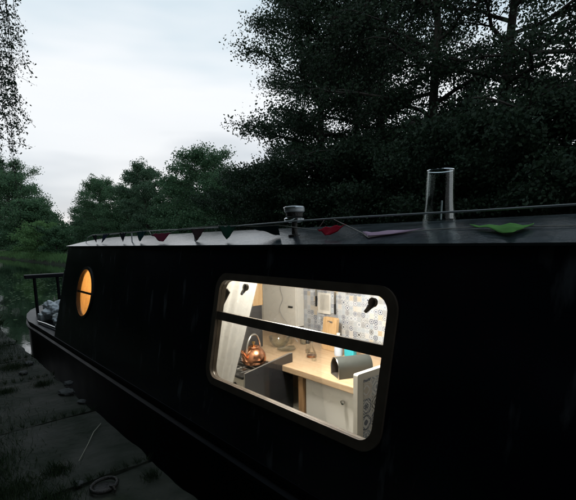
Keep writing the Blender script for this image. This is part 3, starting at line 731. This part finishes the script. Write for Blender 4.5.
# ------------------------------------------------------------------ on the towpath
mr = thing('mooring_ring', 'rusty iron mooring ring lying in the paving near the edge', 'mooring ring', (-2.28, .65, .0))
bm = B(); tube(bm, [(-2.28+.066*math.cos(t), .65+.066*math.sin(t), .018+.006*math.sin(t)) for t in np.linspace(0, 6.283, 32)], .010, 10, False); obj('ring', bm, M_['iron'], mr, True)
bm = B(); lathe(bm, [(.05, .002), (.05, .008), (.0001, .009)], (-2.28, .65, 0), 20); obj('base_plate', bm, M_['iron'], mr, True)
bm = B(); tube(bm, [(-2.225, .665, .005), (-2.225, .665, .03), (-2.205, .67, .036), (-2.19, .675, .02), (-2.19, .675, .005)], .007, 8); obj('staple', bm, M_['iron'], mr, True)
bm = B(); tube(bm, [(-3.137, .908, .012), (-2.98, .81, .03), (-2.83, .73, .026), (-2.662, .627, .012)], [.003, .003, .0025, .0018], 6)
o = obj('straw_stem', bm, M_['stem'], None, True); recenter(o, (-2.9, .77, .0)); tag(o, 'thin dry straw stem lying across the paving slab', 'straw')
for i, (x_, y_, s_, lb) in enumerate(((-4.02, .90, .085, 'largest broken stone near the paving edge beside the boat'), (-4.3, .99, .06, 'flat stone perched on the paving edge'), (-5.35, .85, .07, 'pale stone lying farther along the path'), (-5.0, .74, .055, 'small stone beside the grass on the path'), (-3.72, 1.0-.06, .045, 'small chip of stone at the broken paving edge'), (-2.42, .56, .03, 'tiny stone next to the mooring ring'))):
    o = blob('loose_stone', (x_, y_, -.005), (s_, s_*.75, s_*.33), M_['stone2'], lb, 'stone', i*3+1, .38, 4); o['group'] = 'loose stones on the towpath'

# grass: blades and low plants along joints and edges
def leaf_mesh(name, P, N_, T_, L, W, m, parent=None, fold=False):
    """P centres, N_ normals, T_ long axes (all n x 3); rhombic leaves as one mesh"""
    n = len(P); S_ = np.cross(N_, T_)
    L = np.broadcast_to(np.asarray(L).reshape(-1, 1), (n, 1)); W = np.broadcast_to(np.asarray(W).reshape(-1, 1), (n, 1))
    v = np.empty((n, 4, 3)); v[:, 0] = P-T_*L*.5; v[:, 1] = P+S_*W*.5-T_*L*.08; v[:, 2] = P+T_*L*.5; v[:, 3] = P-S_*W*.5-T_*L*.08
    me = bpy.data.meshes.new(name); me.vertices.add(n*4); me.vertices.foreach_set('co', v.reshape(-1).astype(np.float32))
    me.loops.add(n*4); me.loops.foreach_set('vertex_index', np.arange(n*4, dtype=np.int32))
    me.polygons.add(n); me.polygons.foreach_set('loop_start', np.arange(0, n*4, 4, dtype=np.int32)); me.polygons.foreach_set('loop_total', np.full(n, 4, dtype=np.int32))
    me.update(calc_edges=True); me.materials.append(m)
    o = bpy.data.objects.new(name, me); COL.objects.link(o)
    if parent is not None: o.parent = parent
    return o
def unit(a): return a/np.maximum(1e-9, np.linalg.norm(a, axis=1, keepdims=True))
def frames(n, flat=.6):
    nr = unit(np.c_[rng.normal(0, 1-flat*.7, (n, 2)), rng.normal(0, .4, n)+flat]); t = rng.normal(0, 1, (n, 3)); t[:, 2] *= .5
    t = unit(t-nr*(t*nr).sum(1, keepdims=True)); return nr, t
def grass(name, spots, m, hmin, hmax, w=.0034):
    P, T = [], []
    for x_, y_, r_, n_, in spots:
        n_ = int(n_*2.2);
        q = rng.normal(0, 1, (n_, 2))*r_*(.55+.45*rng.random((n_, 1)))
        P.append(np.c_[x_+q[:, 0], y_+q[:, 1], np.zeros(n_)])
    P = np.concatenate(P); n = len(P)
    keep = (P[:, 1] < YB-.01); P = P[keep]; n = len(P)
    T = unit(np.c_[rng.normal(0, .45, (n, 2)), np.ones(n)]); L = rng.uniform(hmin, hmax, n)
    P[:, 2] = 0; P = P+T*L[:, None]*.5
    nn = rng.normal(0, 1, (n, 3)); nn = unit(nn-T*(nn*T).sum(1, keepdims=True))
    o = leaf_mesh(name, P, nn, T, L, np.full(n, w), m); o['kind'] = 'stuff'; return o
sp1 = [(-2.85, .15, .16, 900), (-3.2, .1, .2, 900), (-2.55, .28, .1, 500), (-3.8, .05, .3, 900), (-5., .0, .4, 1200), (-2.62, .5, .05, 260), (-2.2, .88, .03, 90), (-4.42, .5, .05, 200), (-4.42, .8, .05, 220), (-5.3, .7, .10, 400), (-5.8, .5, .3, 900), (-6.5, .6, .25, 900), (-7.5, .5, .4, 1500), (-9, .4, .6, 2500), (-11, .5, .6, 2500), (-14, .5, .8, 3000), (-2.3, .42, .07, 260), (-2.0, .2, .2, 500)]
for x_ in np.arange(-40, -8.3, .35): sp1.append((x_, .72, .09, 150))
for x_ in np.arange(-60, -5, .8): sp1.append((x_, -1.4+rng.normal(0, .2), .5, 300))
for jx in joints:
    if -9 < jx < -1.5:
        for yy in np.linspace(.2, .95, 12): sp1.append((jx, yy, .012, 14))
o = grass('grass', sp1, M_['grass'], .015, .07); o['label'] = 'grass tufts growing in joints and edges of the towpath'; o['category'] = 'grass'
# small broad-leaved weeds mixed in the tufts near the ring
bank = [(x_, 9.35+rng.normal(0, .12)) for x_ in np.arange(-110, 6, .22)]
P = np.array([(x_+rng.normal(0, .3), y_+abs(rng.normal(0, .5)), 0.) for x_, y_ in bank for _ in range(30)])
P[:, 2] = np.minimum(.25, -.42+.75*np.clip((P[:, 1]-9)/1.1, 0, 1))
n = len(P); T = unit(np.c_[rng.normal(0, .35, (n, 2)), np.ones(n)]); L = rng.uniform(.15, .55, n); nn = rng.normal(0, 1, (n, 3)); nn = unit(nn-T*(nn*T).sum(1, keepdims=True))
o = leaf_mesh('bank_reeds', P+T*L[:, None]*.5, nn, T, L, .03, M_['leafC']); o['kind'] = 'stuff'; o['label'] = 'long grass and reeds along the far bank of the canal'; o['category'] = 'grass'
P = np.array([(x_+rng.normal(0, .12), YB+rng.uniform(-.12, .06), -.02) for x_ in np.arange(-45, -8.2, .16) for _ in range(26)])
n = len(P); T = unit(np.c_[rng.normal(0, .4, n), rng.normal(.25, .4, n), np.ones(n)]); L = rng.uniform(.08, .34, n)*(1+.4*np.sin(P[:, 0]*1.7)); nn = rng.normal(0, 1, (n, 3)); nn = unit(nn-T*(nn*T).sum(1, keepdims=True))
o = leaf_mesh('bank_weeds', P+T*L[:, None]*.5, nn, T, L, .014, M_['grass']); o['kind'] = 'stuff'; o['label'] = 'weeds leaning over the water along the near bank past the stern'; o['category'] = 'grass'
# floating leaves on the water by the stern
P = np.array([(-16+rng.normal(0, 3.), 2.6+rng.normal(0, .9), -.343) for _ in range(160)]+[(-22+rng.normal(0, 5.), 4.6+rng.normal(0, 1.), -.343) for _ in range(420)])
n = len(P); nr = np.tile([0, 0, 1.], (n, 1)); a = rng.uniform(0, 6.28, n); T = np.c_[np.cos(a), np.sin(a), np.zeros(n)]
o = leaf_mesh('floating_leaves', P, nr, T, rng.uniform(.06, .13, n), rng.uniform(.05, .1, n), M_['leafC']); o['kind'] = 'stuff'; o['label'] = 'fallen leaves floating on the canal beyond the stern'; o['category'] = 'leaves'

# ------------------------------------------------------------------ trees
def tree(name, label, x, y, h, R, nleaf, ls, m, group=None, trunk_r=.18, base=.25, low=.12, nlimb=16, flat=.25, lean=0, spread=.5, seed=1, ground=None, cs=.42, top=1.0):
    rs = np.random.default_rng(seed)
    z0 = gz(x, y)-.05 if ground is None else ground
    t = thing(name, label, 'tree', (x, y, z0), group)
    bm = B(); tips = []
    tp = [Vector((x+lean*(k/8)**1.5+.15*math.sin(k*1.3+seed), y+.12*math.cos(k*1.7+seed), z0+h*.92*k/8)) for k in range(9)]
    tube(bm, tp, [trunk_r*(1-.88*k/8)+.012 for k in range(9)], 9)
    cent = []; sc_c = []
    for i in range(nlimb):
        f = low+(1-low)*((i+.5)/nlimb)**.9*.95
        k = f*8; i0 = min(7, int(k)); p0 = tp[i0].lerp(tp[i0+1], k-i0)
        az = i*2.399+rs.uniform(-.4, .4)
        env = (math.sin(math.pi*min(1, max(.04, (f-low*.6)/(1.02-low*.6)))**.75)**.6)*R*rs.uniform(.75, 1.1)*top
        up = .12+1.0*f+rs.uniform(-.3, .4)
        d = Vector((math.cos(az), math.sin(az), 0)); pts = [p0]
        L = max(.5, env); ns = 6
        for s in range(1, ns+1):
            u = s/ns
            pts.append(p0+d*L*u+Vector((rs.normal(0, .07)*L*.5, rs.normal(0, .07)*L*.5, L*up*(u*.7-.35*u*u*(1.2 if f < .5 else .6)))))
        r0 = trunk_r*(1-.85*f)*.42+.01
        tube(bm, pts, [r0*(1-.82*s/ns)+.004 for s in range(ns+1)], 6)
        for s in range(1, ns+1):
            for _ in range(3):
                a2 = az+rs.choice([-1, 1])*rs.uniform(.3, 1.3); l2 = L*.42*rs.uniform(.4, 1.)*(1.15-s/ns*.5)
                e = pts[s]+Vector((math.cos(a2)*l2, math.sin(a2)*l2, rs.uniform(-.15, .3)*l2))
                tube(bm, [pts[s], pts[s].lerp(e, .5)+Vector((0, 0, .08*l2)), e], [r0*.3+.004, r0*.2+.003, .003], 4, False)
                for q in (.45, .75, 1.): cent.append(pts[s].lerp(e, q)); sc_c.append(.7+.5*q)
            cent.append(pts[s]); sc_c.append(.8)
    for _ in range(10): cent.append(tp[8]+Vector((rs.normal(0, .3*R*.3), rs.normal(0, .3*R*.3), rs.uniform(-.3, h*.08)))); sc_c.append(.8)
    trunk = obj('trunk', bm, M_['bark'], t, True, 80)
    C_ = np.array([tuple(c) for c in cent]); k = np.array(sc_c)
    w = rs.uniform(.2, 1., len(C_)); idx = rs.choice(len(C_), nleaf, p=w/w.sum())
    off = unit(rs.normal(0, 1, (nleaf, 3)))*rs.random((nleaf, 1))**.45*1.25
    off = off*np.array([cs, cs, cs*(1-flat*.8)])*(k*rs.uniform(.6, 1.25, len(k)))[idx][:, None]*(R/4.)**.5
    P = C_[idx]+off
    nr, T = frames(nleaf, flat)
    P -= np.array([x, y, z0])
    L = rs.uniform(.7, 1.3, nleaf)*ls
    leaf_mesh('crown', P, nr, T, L, L*.62, m, t)
    return t
# the big trees on the far bank, right half of the view
G1 = 'tall trees on the far bank'
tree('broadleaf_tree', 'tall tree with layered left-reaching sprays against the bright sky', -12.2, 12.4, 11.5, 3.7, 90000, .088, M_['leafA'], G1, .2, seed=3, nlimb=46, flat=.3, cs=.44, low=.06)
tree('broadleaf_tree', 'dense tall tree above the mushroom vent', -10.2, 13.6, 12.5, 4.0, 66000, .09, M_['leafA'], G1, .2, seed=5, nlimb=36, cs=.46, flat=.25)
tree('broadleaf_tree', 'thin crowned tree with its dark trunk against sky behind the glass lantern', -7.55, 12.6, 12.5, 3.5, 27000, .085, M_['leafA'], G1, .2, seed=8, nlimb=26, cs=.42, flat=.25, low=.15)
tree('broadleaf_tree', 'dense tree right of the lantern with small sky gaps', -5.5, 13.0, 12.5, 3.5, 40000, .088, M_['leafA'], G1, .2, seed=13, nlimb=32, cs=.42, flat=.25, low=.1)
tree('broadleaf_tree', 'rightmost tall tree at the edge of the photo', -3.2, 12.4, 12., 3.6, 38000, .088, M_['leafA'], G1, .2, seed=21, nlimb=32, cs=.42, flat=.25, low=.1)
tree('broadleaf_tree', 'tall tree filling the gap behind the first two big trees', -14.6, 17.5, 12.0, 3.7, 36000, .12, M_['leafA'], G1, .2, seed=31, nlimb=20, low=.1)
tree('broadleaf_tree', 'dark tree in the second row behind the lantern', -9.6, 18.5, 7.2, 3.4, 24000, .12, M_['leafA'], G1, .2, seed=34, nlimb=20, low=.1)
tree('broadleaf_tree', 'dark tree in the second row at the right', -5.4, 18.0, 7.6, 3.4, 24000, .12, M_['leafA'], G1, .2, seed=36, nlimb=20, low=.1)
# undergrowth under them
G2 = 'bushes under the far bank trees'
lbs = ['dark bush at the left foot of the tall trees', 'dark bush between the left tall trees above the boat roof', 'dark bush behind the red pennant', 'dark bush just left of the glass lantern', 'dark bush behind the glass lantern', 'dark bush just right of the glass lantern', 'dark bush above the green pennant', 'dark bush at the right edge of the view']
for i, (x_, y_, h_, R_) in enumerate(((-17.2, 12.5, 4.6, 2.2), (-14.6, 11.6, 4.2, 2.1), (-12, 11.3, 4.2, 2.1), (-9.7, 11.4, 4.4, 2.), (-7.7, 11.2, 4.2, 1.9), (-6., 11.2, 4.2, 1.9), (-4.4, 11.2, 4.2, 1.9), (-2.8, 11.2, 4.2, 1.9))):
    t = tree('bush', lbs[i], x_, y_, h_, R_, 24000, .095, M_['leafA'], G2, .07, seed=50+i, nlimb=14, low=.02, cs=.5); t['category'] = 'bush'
# treeline further along the canal
G3 = 'trees further along the canal'
far = [(-47.5, 15.5, 8.4, 3.4, 'leafB', 'rounded tree at the left end of the middle treeline'), (-41.8, 16.2, 7.8, 3.0, 'leafB', 'tree second from the left in the middle treeline'),
       (-36.2, 15.6, 8.0, 3.1, 'leafD', 'pointed middle tree of the treeline behind the stern'), (-31.5, 16.4, 7.1, 2.9, 'leafB', 'lower rounded tree behind the far end of the boat roof'),
       (-26.0, 15.4, 7.7, 3.3, 'leafB', 'tallest rounded tree just left of the big trees'), (-21.8, 15.2, 6.4, 2.7, 'leafB', 'smaller tree tucked against the big trees'),
       (-55.5, 17., 8.2, 3.2, 'leafD', 'small distant tree at the notch in the skyline')]
for i, (x_, y_, h_, R_, m_, lb) in enumerate(far):
    tree('broadleaf_tree', lb, x_, y_, h_*(.98, .86, 1.0, .84, .98, .80, .74)[i], R_*(.85, .8, .7, .82, .85, .8, .8)[i], 36000, .12, M_[m_], G3, .16, seed=70+i, nlimb=32, low=.03, cs=.5)
G4 = 'large trees at the left of the view'
for i, (x_, y_, h_, R_, m_, lb) in enumerate(((-72, 11.2, 11.5, 4.6, 'leafB', 'large tree at the left edge sloping down to the right'), (-88, 13.5, 16.5, 5.6, 'leafB', 'tallest left edge tree rising behind the others'), (-62, 11.8, 6.6, 3.2, 'leafB', 'shorter tree stepping down beside the skyline notch'))):
    tree('broadleaf_tree', lb, x_, y_, h_, R_, 34000, .2, M_[m_], G4, .25, seed=90+i, nlimb=34, low=.02, cs=.6)
G5 = 'pale green bushes on the far bank'
for i, (x_, y_, h_, R_, lb) in enumerate(((-54, 11.3, 3.6, 1.9, 'pale green bush below the skyline notch'), (-50, 9.9, 3.3, 2.1, 'pale green bush at the water edge left of the notch'), (-45.5, 10.6, 2.6, 1.5, 'low bush nearest the stern rail'))):
    t = tree('bush', lb, x_, y_, h_, R_, 12000, .13, M_['leafC'] if i < 2 else M_['leafB'], G5, .06, seed=110+i, nlimb=14, low=.02, cs=.5); t['category'] = 'bush'
# wood far beyond
bm = B()
def stuffwood(name, n, f, ls, m, label):
    P = f(n); nr, T = frames(n, .3); L = rng.uniform(.7, 1.3, n)*ls
    o = leaf_mesh(name, P, nr, T, L, L*.7, m); o['kind'] = 'stuff'; o['label'] = label; o['category'] = 'wood'; return o
def f1(n):
    x_ = rng.uniform(-150, 10, n); y_ = 30+rng.uniform(0, 12, n)+np.maximum(0, -x_-60)*.1
    hh = 6.+1.6*np.sin(x_*.21)+1.2*np.sin(x_*.53+1)
    z_ = rng.uniform(0, 1, n)**.8*hh+.8; return np.c_[x_, y_, z_]
stuffwood('distant_wood', 90000, f1, .7, M_['leafD'], 'distant wood behind the canal side trees')
def f2(n):
    x_ = rng.uniform(-60, 16, n); y_ = -3.6-rng.uniform(0, 1, n)**1.4*5
    hh = 9+1.6*np.sin(x_*.8)+rng.normal(0, .4, n); z_ = rng.uniform(0, 1, n)**.9*hh; return np.c_[x_, y_, z_]
stuffwood('sky_blocking_hedge', 90000, f2, .38, M_['leafA'], 'tall unseen hedge along the towpath behind the viewer, added to block sky light')  # out-of-view hedge added to keep sky light off path and cabin side

def f3(n):
    x_ = rng.uniform(-20, 14, n); y_ = rng.uniform(-9, -.1, n)
    k = np.array([noise.noise(Vector((a*.35, b_*.35, 7))) for a, b_ in zip(x_, y_)])
    return np.c_[x_, y_, 6.2+2.*k+rng.normal(0, .7, n)]
stuffwood('sky_blocking_canopy', 45000, f3, .34, M_['leafA'], 'unseen leafy canopy arching over the towpath, added to block sky light')  # out-of-view leaf layer added to cut sky light on the towpath
def f4(n):
    y_ = rng.uniform(-30, 48, n); x_ = -128-rng.uniform(0, 8, n)
    return np.c_[x_, y_, rng.uniform(0, 1, n)**.9*(9+2*np.sin(y_*.5))-.4]
stuffwood('canal_bend_wood', 50000, f4, .5, M_['leafB'], 'dark wood where the canal bends far away')
# overhanging towpath tree, twigs drooping in at the top left
t = thing('overhanging_tree', 'towpath tree whose drooping leafy twigs hang in at the top left', 'tree', (-9.2, -2.2, -.05))
bm = B(); tube(bm, [(-9.2, -2.2, -.1), (-9.15, -2.1, 2), (-9., -1.8, 4.2), (-8.6, -1.2, 6.5)], [.22, .18, .13, .08], 10)
P = []
rs = np.random.default_rng(5)
limbs = [[(-9.1, -2., 2.9), (-8.7, -.9, 4.0), (-8.2, .1, 4.6), (-7.7, .8, 4.6)], [(-9., -1.9, 3.8), (-8.3, -.8, 5.0), (-7.6, .2, 5.4), (-7.1, 1.0, 5.3)], [(-8.9, -1.7, 4.6), (-8.9, -.4, 5.6), (-8.9, .6, 5.7), (-8.8, 1.3, 5.5)], [(-9.1, -2., 3.2), (-9.3, -.9, 4.0), (-9.3, .1, 4.2), (-9.2, .8, 4.0)]]
for lm in limbs:
    tube(bm, lm, [.06, .04, .025, .012], 7)
twigs = [((-7.3, 1.05, 5.2), 2.3), ((-7.15, 1.28, 5.1), 1.75), ((-7.35, 1.18, 5.0), 2.75), ((-7.5, 1.0, 4.7), 1.8), ((-7.7, .9, 4.6), 1.5), ((-7.6, 1.15, 4.8), 1.6), ((-7.9, 1.3, 5.0), 1.7), ((-8.2, 1.3, 5.2), 1.9), ((-8.8, 1.35, 5.4), 1.7), ((-8.5, 1.25, 5.4), 1.8), ((-9.1, .9, 4.0), .9), ((-7.1, 1.36, 5.2), 1.2), ((-7.2, 1.2, 5.0), 1.4), ((-7.5, 1.35, 5.0), 1.5), ((-7.9, 1.0, 4.7), 1.5), ((-8.1, .8, 4.6), 1.3)]
for p0, ln in twigs:
    pts = []
    dx, dy = rs.uniform(-.05, .25), rs.uniform(.0, .18)
    src = min((Vector(l[-1]) for l in limbs), key=lambda q: (q-Vector(p0)).length)
    for s in range(13):
        u = s/12; pts.append(Vector((p0[0]+dx*u+.03*math.sin(u*9+p0[0]*7), p0[1]+dy*u+.03*math.sin(u*7+p0[1]*9), p0[2]-ln*1.22*u)))
    tube(bm, [src]+pts, [.009]+[.006*(1-u/14.) for u in range(13)], 5, False)
    for s in range(1, 13):
        for _ in range(2):
            sd = Vector((rs.normal(0, .13), rs.normal(0, .13), -rs.uniform(.05, .28)))*(1.15-.5*s/12); e = pts[s]+sd
            tube(bm, [pts[s], e], [.003, .0015], 4, False)
            for q in np.linspace(.1, 1., 15): P.append(tuple(pts[s].lerp(e, q)+Vector((rs.normal(0, .022), rs.normal(0, .022), rs.normal(0, .02)))))
obj('trunk', bm, M_['bark'], t, True, 80)
P = np.array(P); n = len(P); nr, T = frames(n, .1); T[:, 2] -= .8; T = unit(T-nr*(T*nr).sum(1, keepdims=True))
L = rs.uniform(.022, .045, n)
leaf_mesh('foliage', P-np.array([-9.2, -2.2, -.05]), nr, T, L, L*.55, M_['leafA'], t)

# ------------------------------------------------------------------ sky, sun
SUN_EL, SUN_AZ = rad(2.5), None
w = bpy.data.worlds.new('World'); SC.world = w; w.use_nodes = True
nt = w.node_tree; bg = nt.nodes['Background']
sky = nt.nodes.new('ShaderNodeTexSky'); sky.sky_type = 'NISHITA'; sky.sun_disc = False
sun_dir = Vector((-.90, .44, math.tan(rad(3.)))).normalized()      # low, beyond the far bank trees
sky.sun_elevation = rad(3.); sky.sun_rotation = math.atan2(sun_dir.x, sun_dir.y)
sky.air_density = 1.0; sky.dust_density = .6; sky.ozone_density = 3.
tc = nt.nodes.new('ShaderNodeTexCoord'); mp = nt.nodes.new('ShaderNodeMapping'); mp.inputs['Scale'].default_value = (1., 1., 4.5)
n1 = nt.nodes.new('ShaderNodeTexNoise'); n1.inputs['Scale'].default_value = 1.1; n1.inputs['Detail'].default_value = 4; n1.inputs['Roughness'].default_value = .55
nt.links.new(tc.outputs['Generated'], mp.inputs[0]); nt.links.new(mp.outputs[0], n1.inputs['Vector'])
cr = nt.nodes.new('ShaderNodeValToRGB'); E_ = cr.color_ramp.elements
E_[0].position = .0; E_[0].color = (5.4, 6.1, 6.9, 1); E_[1].position = 1.; E_[1].color = (6.2, 7.6, 8.8, 1)
for p_, c_ in ((.16, (6.2, 6.9, 7.7, 1)), (.34, (10.2, 10.6, 11., 1)), (.55, (11., 11.3, 11.6, 1)), (.75, (7.6, 9., 9.9, 1))):
    e_ = E_.new(p_); e_.color = c_
sx = nt.nodes.new('ShaderNodeSeparateXYZ'); nt.links.new(tc.outputs['Generated'], sx.inputs[0])
ma = nt.nodes.new('ShaderNodeMath'); ma.operation = 'MULTIPLY_ADD'; ma.inputs[1].default_value = .9; ma.inputs[2].default_value = -.27
mb = nt.nodes.new('ShaderNodeMath'); mb.operation = 'MULTIPLY_ADD'; mb.inputs[1].default_value = 1.25
nt.links.new(n1.outputs['Fac'], ma.inputs[0]); nt.links.new(sx.outputs[2], mb.inputs[0]); nt.links.new(ma.outputs[0], mb.inputs[2]); nt.links.new(mb.outputs[0], cr.inputs['Fac'])
mx = nt.nodes.new('ShaderNodeMix'); mx.data_type = 'RGBA'; mx.inputs['Factor'].default_value = .85
nt.links.new(sky.outputs[0], mx.inputs['A']); nt.links.new(cr.outputs[0], mx.inputs['B'])
nt.links.new(mx.outputs['Result'], bg.inputs['Color']); bg.inputs['Strength'].default_value = .10
sl = bpy.data.lights.new('sun', 'SUN'); sl.energy = .12; sl.angle = rad(12); sl.color = (1., .9, .8)
so = bpy.data.objects.new('sun', sl); COL.objects.link(so); so.rotation_euler = sun_dir.to_track_quat('Z', 'Y').to_euler(); so.location = (0, 0, 30)

# ------------------------------------------------------------------ camera
cam = bpy.data.cameras.new('camera'); co = bpy.data.objects.new('camera', cam); COL.objects.link(co); SC.camera = co
cam.sensor_width = 36; cam.lens = 36*430/576; cam.shift_y = 55/576; cam.clip_start = .02; cam.clip_end = 2000
th, P_, R_ = rad(41), rad(8.5), rad(1.)
fh = Vector((-math.cos(th), math.sin(th), 0)); r0 = Vector((math.sin(th), math.cos(th), 0))
fw = fh*math.cos(P_)-Vector((0, 0, math.sin(P_))); u0 = r0.cross(fw)
rt = r0*math.cos(R_)-u0*math.sin(R_); up = u0*math.cos(R_)+r0*math.sin(R_)
mtx = Matrix((rt, up, -fw)).transposed().to_4x4(); mtx.translation = Vector((0, 0, 1.3)); co.matrix_world = mtx

SC.view_settings.view_transform = 'Standard'; SC.view_settings.look = 'None'; SC.view_settings.exposure = 0; SC.view_settings.gamma = 1
SC.view_settings.use_curve_mapping = False
SC.render.engine = 'CYCLES'; SC.cycles.use_denoising = True; SC.cycles.max_bounces = 10; SC.cycles.transparent_max_bounces = 24
